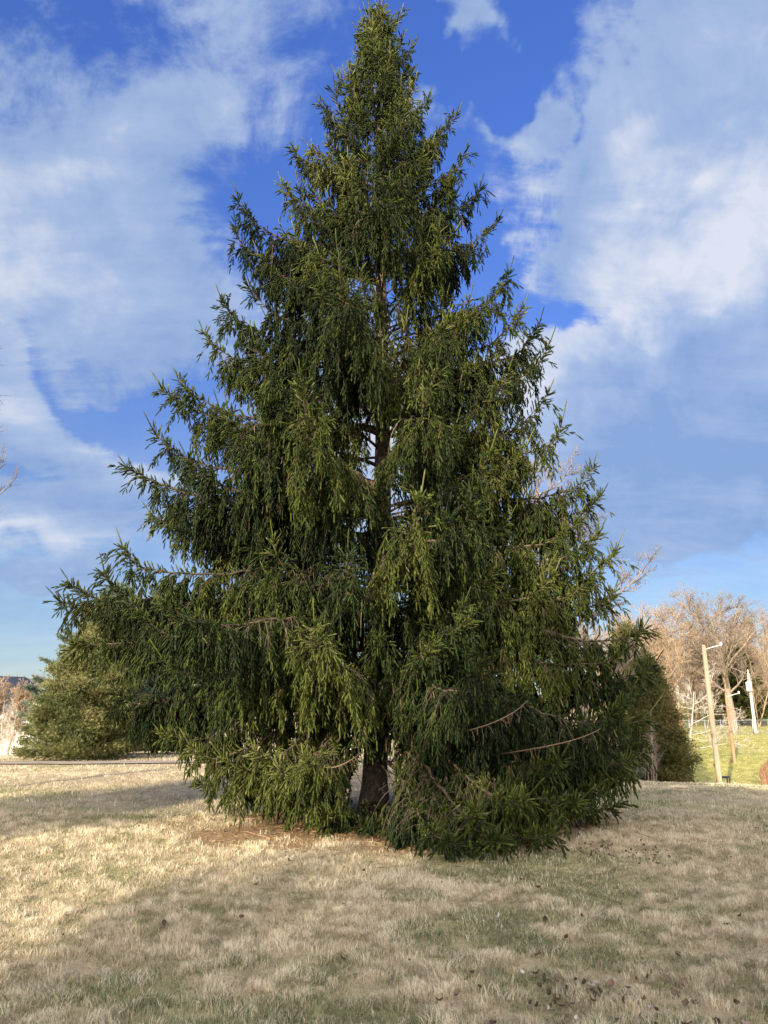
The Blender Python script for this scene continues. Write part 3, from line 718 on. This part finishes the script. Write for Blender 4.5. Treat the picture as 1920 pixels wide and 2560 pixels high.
def fence():
    root = bpy.data.objects.new('chain_link_fence', None); COL.objects.link(root); tag(root, 'low galvanised chain-link fence along the top of the hill', 'fence')
    pts = [gpt(px, 70 + (1900 - px) * .01) for px in np.arange(1690, 2060, 40)]
    base = pts[0]; root.location = tuple(base); pts = [p - base for p in pts]; Hf = 1.25
    A = Acc()
    for a, b in zip(pts[:-1], pts[1:]): A.tubes(np.array([[a + [0, 0, Hf], b + [0, 0, Hf]]]), np.full((1, 2), .022), 6)
    A.build('top_rail', GALV, root)
    for p in pts:
        A = Acc(); A.tubes(np.array([[p - [0, 0, .1], p + [0, 0, Hf + .08]]]), np.full((1, 2), .04), 8, cap=True); A.build('post', GALV, root)
    A = Acc(); Wr = []
    for a, b in zip(pts[:-1], pts[1:]):
        for f in np.arange(-.9, 1, .1):
            for sg in (1, -1):
                f0, f1 = (f, f + .9) if sg > 0 else (f + .9, f)
                z0, z1 = 0, Hf
                c0, c1 = max(0, min(1, f0)), max(0, min(1, f1))
                if c0 == c1: continue
                zz0 = z0 + (c0 - f0) / (f1 - f0) * Hf; zz1 = z0 + (c1 - f0) / (f1 - f0) * Hf
                Wr.append([a + (b - a) * c0 + [0, 0, zz0], a + (b - a) * c1 + [0, 0, zz1]])
    A.tubes(np.array(Wr), np.full((len(Wr), 2), .004), 3); A.build('wire_mesh', GALV, root)
fence()

def bench():
    m = plain('dark_painted_metal', (.035, .035, .045), .5, 0, .2)
    b = gpt(1806, 47.5); root = bpy.data.objects.new('bench', None); COL.objects.link(root); root.location = tuple(b); root.rotation_euler = (0, 0, R(60))
    tag(root, 'small dark bench just beyond the wooden pole', 'bench')
    A = Acc()
    for k in range(4): A.box((0, -.2 + k * .13, .62), (1.3, .10, .035))
    A.build('seat', m, root)
    A = Acc(); M = Euler((R(-14), 0, 0)).to_matrix()
    for k in range(5): A.box((0, .32 + k * .03, .78 + k * .14), (1.3, .035, .115), M)
    A.build('backrest', m, root)
    for sx in (-1, 1):
        A = Acc()
        A.tubes(np.array([[[sx * .55, -.2, 0], [sx * .55, -.2, .6], [sx * .55, -.1, .66]], [[sx * .55, .35, 0], [sx * .55, .28, .6], [sx * .55, .45, 1.4]]]), np.full((2, 3), .03), 8)
        A.build('leg', m, root)
bench()

def house(name, base, size, rot, roofm, wallm, label, trim=True, gable=1.0, windows=2):
    root = bpy.data.objects.new(name, None); COL.objects.link(root); root.location = tuple(base); root.rotation_euler = (0, 0, rot)
    tag(root, label, 'house' if windows else 'shed'); w, d, h = size
    A = Acc(); hw, hd = w / 2, d / 2; rh = gable
    V = [[-hw, -hd, -1], [hw, -hd, -1], [hw, hd, -1], [-hw, hd, -1], [-hw, -hd, h], [hw, -hd, h], [hw, hd, h], [-hw, hd, h], [0, -hd, h + rh], [0, hd, h + rh]]
    A.add(V, np.array([[0, 1, 5, 4], [1, 2, 6, 5], [2, 3, 7, 6], [3, 0, 4, 7]])); A.add(V, np.array([[4, 5, 8], [6, 7, 9]])); A.build('wall', wallm, root)
    A = Acc(); e = .35; t = .12; sl = rh / hw
    for s in (-1, 1):
        x1 = s * (hw + e); z1 = h - e * sl
        V = [[0, -hd - e, h + rh + .02], [0, hd + e, h + rh + .02], [x1, hd + e, z1 + .02], [x1, -hd - e, z1 + .02]]; V2 = [[a, b, c + t] for a, b, c in V]
        A.add(V + V2, np.array([[0, 1, 2, 3], [7, 6, 5, 4], [0, 3, 7, 4], [1, 5, 6, 2], [2, 6, 7, 3]]))
    A.build('roof', roofm, root)
    A = Acc()
    for s in (-1, 1):
        L = math.hypot(hw + e, rh + e * sl); M = Euler((0, s * math.atan2(rh, hw), 0)).to_matrix()
        A.box((s * (hw + e) / 2, -hd - e - .03, h + rh / 2 - e * sl / 2 + .02), (L, .05, .22), M)
    A.build('gable_trim', WHITEM, root)
    gl = plain('dark_window_glass', (.06, .08, .1), .15)
    for k in range(windows):
        x = (k - (windows - 1) / 2) * w / windows * .8
        A = Acc(); A.box((x, -hd - .03, h * .55), (1.1, .08, 1.5)); f = A.build('window', WHITEM, root)
        A = Acc(); A.box((x, -hd - .08, h * .55), (.9, .04, 1.3)); A.build('pane', gl, f)
ROOFM = plain('charcoal_shingles', (.09, .10, .12), .9, 0, .2, 8); BLUEW = plain('blue_grey_siding', (.22, .27, .34), .8, 0, .08, 3)
house('house', gpt(-52, 100, 0) + [0, 0, 1.6], (9, 12, 3.4), R(-18), ROOFM, BLUEW, 'blue-grey house with charcoal roof at the left edge behind the red twigs', gable=2.6)
house('shed', gpt(72, 40, .2), (2.6, 3.0, 1.7), R(25), ROOFM, WHITEM, 'white shed glimpsed through the left side of the olive fir', gable=.5, windows=0)
house('shed', gpt(905, 60, .1), (2.4, 3, .8), R(5), ROOFM, WHITEM, 'low white building glimpsed beneath the spruce', gable=.9, windows=0)

# ------------------------------------------------------------------ trees behind the camera that shade the lawn
SUN_AZ, SUN_EL = R(26), R(17)
SUND = np.array([-math.sin(SUN_AZ) * math.cos(SUN_EL), -math.cos(SUN_AZ) * math.cos(SUN_EL), math.sin(SUN_EL)])

def behind(a, p):
    x = a * math.sin(SUN_AZ) + p * math.cos(SUN_AZ); y = a * math.cos(SUN_AZ) - p * math.sin(SUN_AZ); return np.array([x, y, float(ground(x, y))])
conifer('pine_tree', behind(-45, 5.0), 27, 8.4, CEDAR, 'tall broad evergreen behind the viewer shading the right of the lawn', 51, 25000, .38, shape=.42)
conifer('pine_tree', behind(-45, -10.4), 22.5, 3.9, CEDAR, 'slim tall evergreen behind the viewer shading the left of the spruce', 52, 17000, .34, shape=.6)
conifer('pine_tree', behind(-40, .2), 17, 8, CEDAR, 'wide evergreen behind the viewer shading the near grass', 53, 56000, .30, shape=.35)
conifer('pine_tree', behind(-44, -7.2), 13.6, 2.3, CEDAR, 'small evergreen behind the viewer at the left of the wide one', 54, 7000, .26, shape=.6)

# ------------------------------------------------------------------ light
sun = bpy.data.lights.new('sun', 'SUN'); sun.energy = 4.0; sun.angle = R(.5); sun.color = (1, .86, .66)
so = bpy.data.objects.new('sun', sun); COL.objects.link(so)
so.rotation_euler = Vector(-SUND).to_track_quat('-Z', 'Y').to_euler()

w = bpy.data.worlds.new('World'); scn.world = w; w.use_nodes = True; nt = w.node_tree; nt.nodes.clear()
out = nt.nodes.new('ShaderNodeOutputWorld'); bg = nt.nodes.new('ShaderNodeBackground'); bg.inputs[1].default_value = .073
nt.links.new(bg.outputs[0], out.inputs[0])
sky = nt.nodes.new('ShaderNodeTexSky'); sky.sky_type = 'NISHITA'; sky.sun_disc = False; sky.sun_elevation = SUN_EL
sky.sun_rotation = math.atan2(SUND[0], SUND[1]); sky.air_density = 1.0; sky.dust_density = .4; sky.ozone_density = 2.0
tc = nt.nodes.new('ShaderNodeTexCoord'); G = tc.outputs['Generated']
def vmath(op, a, b=None, s=None):
    n = nt.nodes.new('ShaderNodeVectorMath'); n.operation = op
    for k, x in enumerate((a, b)):
        if x is None: continue
        if isinstance(x, tuple): n.inputs[k].default_value = x
        else: nt.links.new(x, n.inputs[k])
    if s is not None: n.inputs['Scale'].default_value = s
    return n.outputs[0]
wn = noise(nt, 2.2, 4, G, .55); wn2 = noise(nt, 9, 4, G, .6)
warp = vmath('ADD', G, vmath('SCALE', vmath('SUBTRACT', wn.outputs['Color'], (.5, .5, .5)), None, .28))
warp = vmath('ADD', warp, vmath('SCALE', vmath('SUBTRACT', wn2.outputs['Color'], (.5, .5, .5)), None, .07))
def blob(px, py, rx, ry, ang, amp, vec=None):
    d = ray(px, py); D = Vector(d / np.linalg.norm(d)); r = D.cross(Vector((0, 0, 1))).normalized(); u = r.cross(D)
    a = R(ang); x = r * math.cos(a) + u * math.sin(a); y = u * math.cos(a) - r * math.sin(a)
    M = Matrix((x, y, D)).transposed()
    mp = nt.nodes.new('ShaderNodeMapping'); mp.vector_type = 'TEXTURE'
    mp.inputs['Location'].default_value = D; mp.inputs['Rotation'].default_value = M.to_euler(); mp.inputs['Scale'].default_value = (rx / F, ry / F, .8)
    nt.links.new(vec or warp, mp.inputs[0])
    g = nt.nodes.new('ShaderNodeTexGradient'); g.gradient_type = 'SPHERICAL'; nt.links.new(mp.outputs[0], g.inputs[0])
    return mathn(nt, 'MULTIPLY', g.outputs['Fac'], amp)
def summ(L):
    a = L[0]
    for b in L[1:]: a = mathn(nt, 'ADD', a, b)
    return a
CL = [  # px, py, rx, ry, angle(ccw), amount    (photo pixels only say in which direction of the sky a cloud stands)
    (40, 640, 480, 330, -38, 1.0), (420, 730, 480, 170, -38, .75), (0, 1050, 520, 230, -25, 1.1), (260, 1130, 520, 110, -18, .7), (150, 1400, 560, 170, 0, 1.1), (620, 800, 240, 110, -35, .7),
    (330, 150, 420, 300, -40, .55), (520, 420, 420, 160, -50, .3), (100, 330, 300, 200, -30, .35), (60, 120, 200, 120, 0, -.1),
    (1680, 170, 420, 130, 14, 1.1), (1880, 90, 200, 120, 0, .4), (1800, 440, 330, 130, 16, .85), (1560, 470, 120, 70, 20, .3),
    (1600, 560, 300, 130, 16, 1.0), (1290, 560, 190, 110, 15, 1.0), (1900, 640, 260, 190, 10, 1.2), (1780, 960, 560, 280, 34, 1.9), (1330, 980, 300, 230, 0, 1.1), (1750, 1230, 520, 170, 0, .9), (1080, 1150, 400, 400, 0, 1.0),
    (860, 1100, 420, 420, 0, 1.0), (1325, 165, 80, 45, 20, .75), (1400, 390, 110, 32, 24, .8), (1200, 400, 110, 40, -20, .5), (1110, 175, 50, 90, -25, .6),
    (330, 930, 400, 50, -30, -.7), (60, 1190, 300, 40, 0, -.5), (1440, 740, 180, 60, -8, -1.1), (1650, 760, 120, 35, 40, -.5), (250, 1290, 650, 110, -4, .5), (150, 1520, 500, 50, 3, .9), (1750, 1380, 700, 260, 0, .75), (1820, 300, 330, 50, 14, -.45), (1230, 420, 120, 40, 20, .3), (1290, 90, 230, 170, -15, -.9), (760, 420, 300, 260, 40, -.5), (1760, 300, 200, 40, 14, -.5)]
S = summ([blob(*c) for c in CL])
sep = nt.nodes.new('ShaderNodeSeparateXYZ'); nt.links.new(G, sep.inputs[0])
zz = mathn(nt, 'ADD', mathn(nt, 'MAXIMUM', sep.outputs[2], 0), .22)
cb = nt.nodes.new('ShaderNodeCombineXYZ'); nt.links.new(mathn(nt, 'DIVIDE', sep.outputs[0], zz), cb.inputs[0]); nt.links.new(mathn(nt, 'DIVIDE', sep.outputs[1], zz), cb.inputs[1])
mp = nt.nodes.new('ShaderNodeMapping'); mp.inputs['Rotation'].default_value = (0, 0, R(38)); mp.inputs['Scale'].default_value = (1, 2.6, 1); nt.links.new(cb.outputs[0], mp.inputs[0])
nA = noise(nt, 1.9, 12, mp.outputs[0], .62, .5); nB = noise(nt, 7.5, 12, G, .66, .35)
nz = mathn(nt, 'ADD', mathn(nt, 'MULTIPLY', mathn(nt, 'SUBTRACT', nA.outputs[0], .5), 1.6), mathn(nt, 'MULTIPLY', mathn(nt, 'SUBTRACT', nB.outputs[0], .5), 1.8))
back_fill = mathn(nt, 'MULTIPLY', sep.outputs[1], -2.0, True)   # unseen bright cloud added behind the camera to lift the fill light
S = mathn(nt, 'ADD', S, back_fill)
Dn = mathn(nt, 'ADD', mathn(nt, 'SUBTRACT', S, .50), mathn(nt, 'MULTIPLY', nz, 1.1))
mr = nt.nodes.new('ShaderNodeMapRange'); mr.interpolation_type = 'SMOOTHSTEP'; mr.inputs[1].default_value = -.10; mr.inputs[2].default_value = .52; nt.links.new(Dn, mr.inputs[0])
alpha = mathn(nt, 'MAXIMUM', mr.outputs[0], mathn(nt, 'SUBTRACT', .62, mathn(nt, 'MULTIPLY', mathn(nt, 'ABSOLUTE', mathn(nt, 'SUBTRACT', sep.outputs[2], .10)), 1.9), True))
BR = [(1560, 540, 150, 70, 10, .8), (1880, 540, 200, 110, 0, .85), (1560, 790, 360, 60, 38, .8), (1300, 540, 120, 80, 0, .5), (100, 660, 420, 140, -38, .7), (60, 1390, 420, 80, 0, .7), (1700, 150, 250, 60, 14, .2), (960, 950, 360, 500, 0, .6), (350, 1100, 400, 70, -10, .5), (1320, 1000, 120, 300, 0, .6), (300, 190, 90, 200, -35, .2),
      (1800, 1150, 800, 330, 10, -.22)]
Bs = summ([blob(*c) for c in BR])
br = mathn(nt, 'ADD', mathn(nt, 'ADD', Bs, .20), mathn(nt, 'MULTIPLY', nz, .75), True)
cc = ramp(nt, br, [(0, (1.65, 2.5, 4.3)), (.5, (2.7, 3.45, 4.9)), (1, (5.1, 5.3, 5.7))])
# saturated blue between the clouds, paler towards the horizon
tnt = ramp(nt, sep.outputs[2], [(.0, (.86, .93, 1.02)), (.12, (.74, .82, .98)), (.22, (.60, .68, .95)), (.45, (.66, .82, 1.40)), (.8, (.70, .98, 1.95))])
cc = mixc(nt, back_fill, cc, (27, 25.2, 23))  # the added cloud's raised brightness, for ambient light
skc = mixc(nt, 1.0, sky.outputs[0], tnt, 'MULTIPLY')
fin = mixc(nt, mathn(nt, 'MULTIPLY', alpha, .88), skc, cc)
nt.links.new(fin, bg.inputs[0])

vs = scn.view_settings; vs.view_transform = 'Standard'; vs.look = 'None'; vs.gamma = 1; vs.exposure = 1.12
scn.cycles.max_bounces = 6; scn.cycles.transparent_max_bounces = 8; scn.cycles.use_denoising = True
try: scn.cycles.use_adaptive_sampling = True; scn.cycles.adaptive_threshold = .02
except Exception: pass
print('total', time.time() - T0)
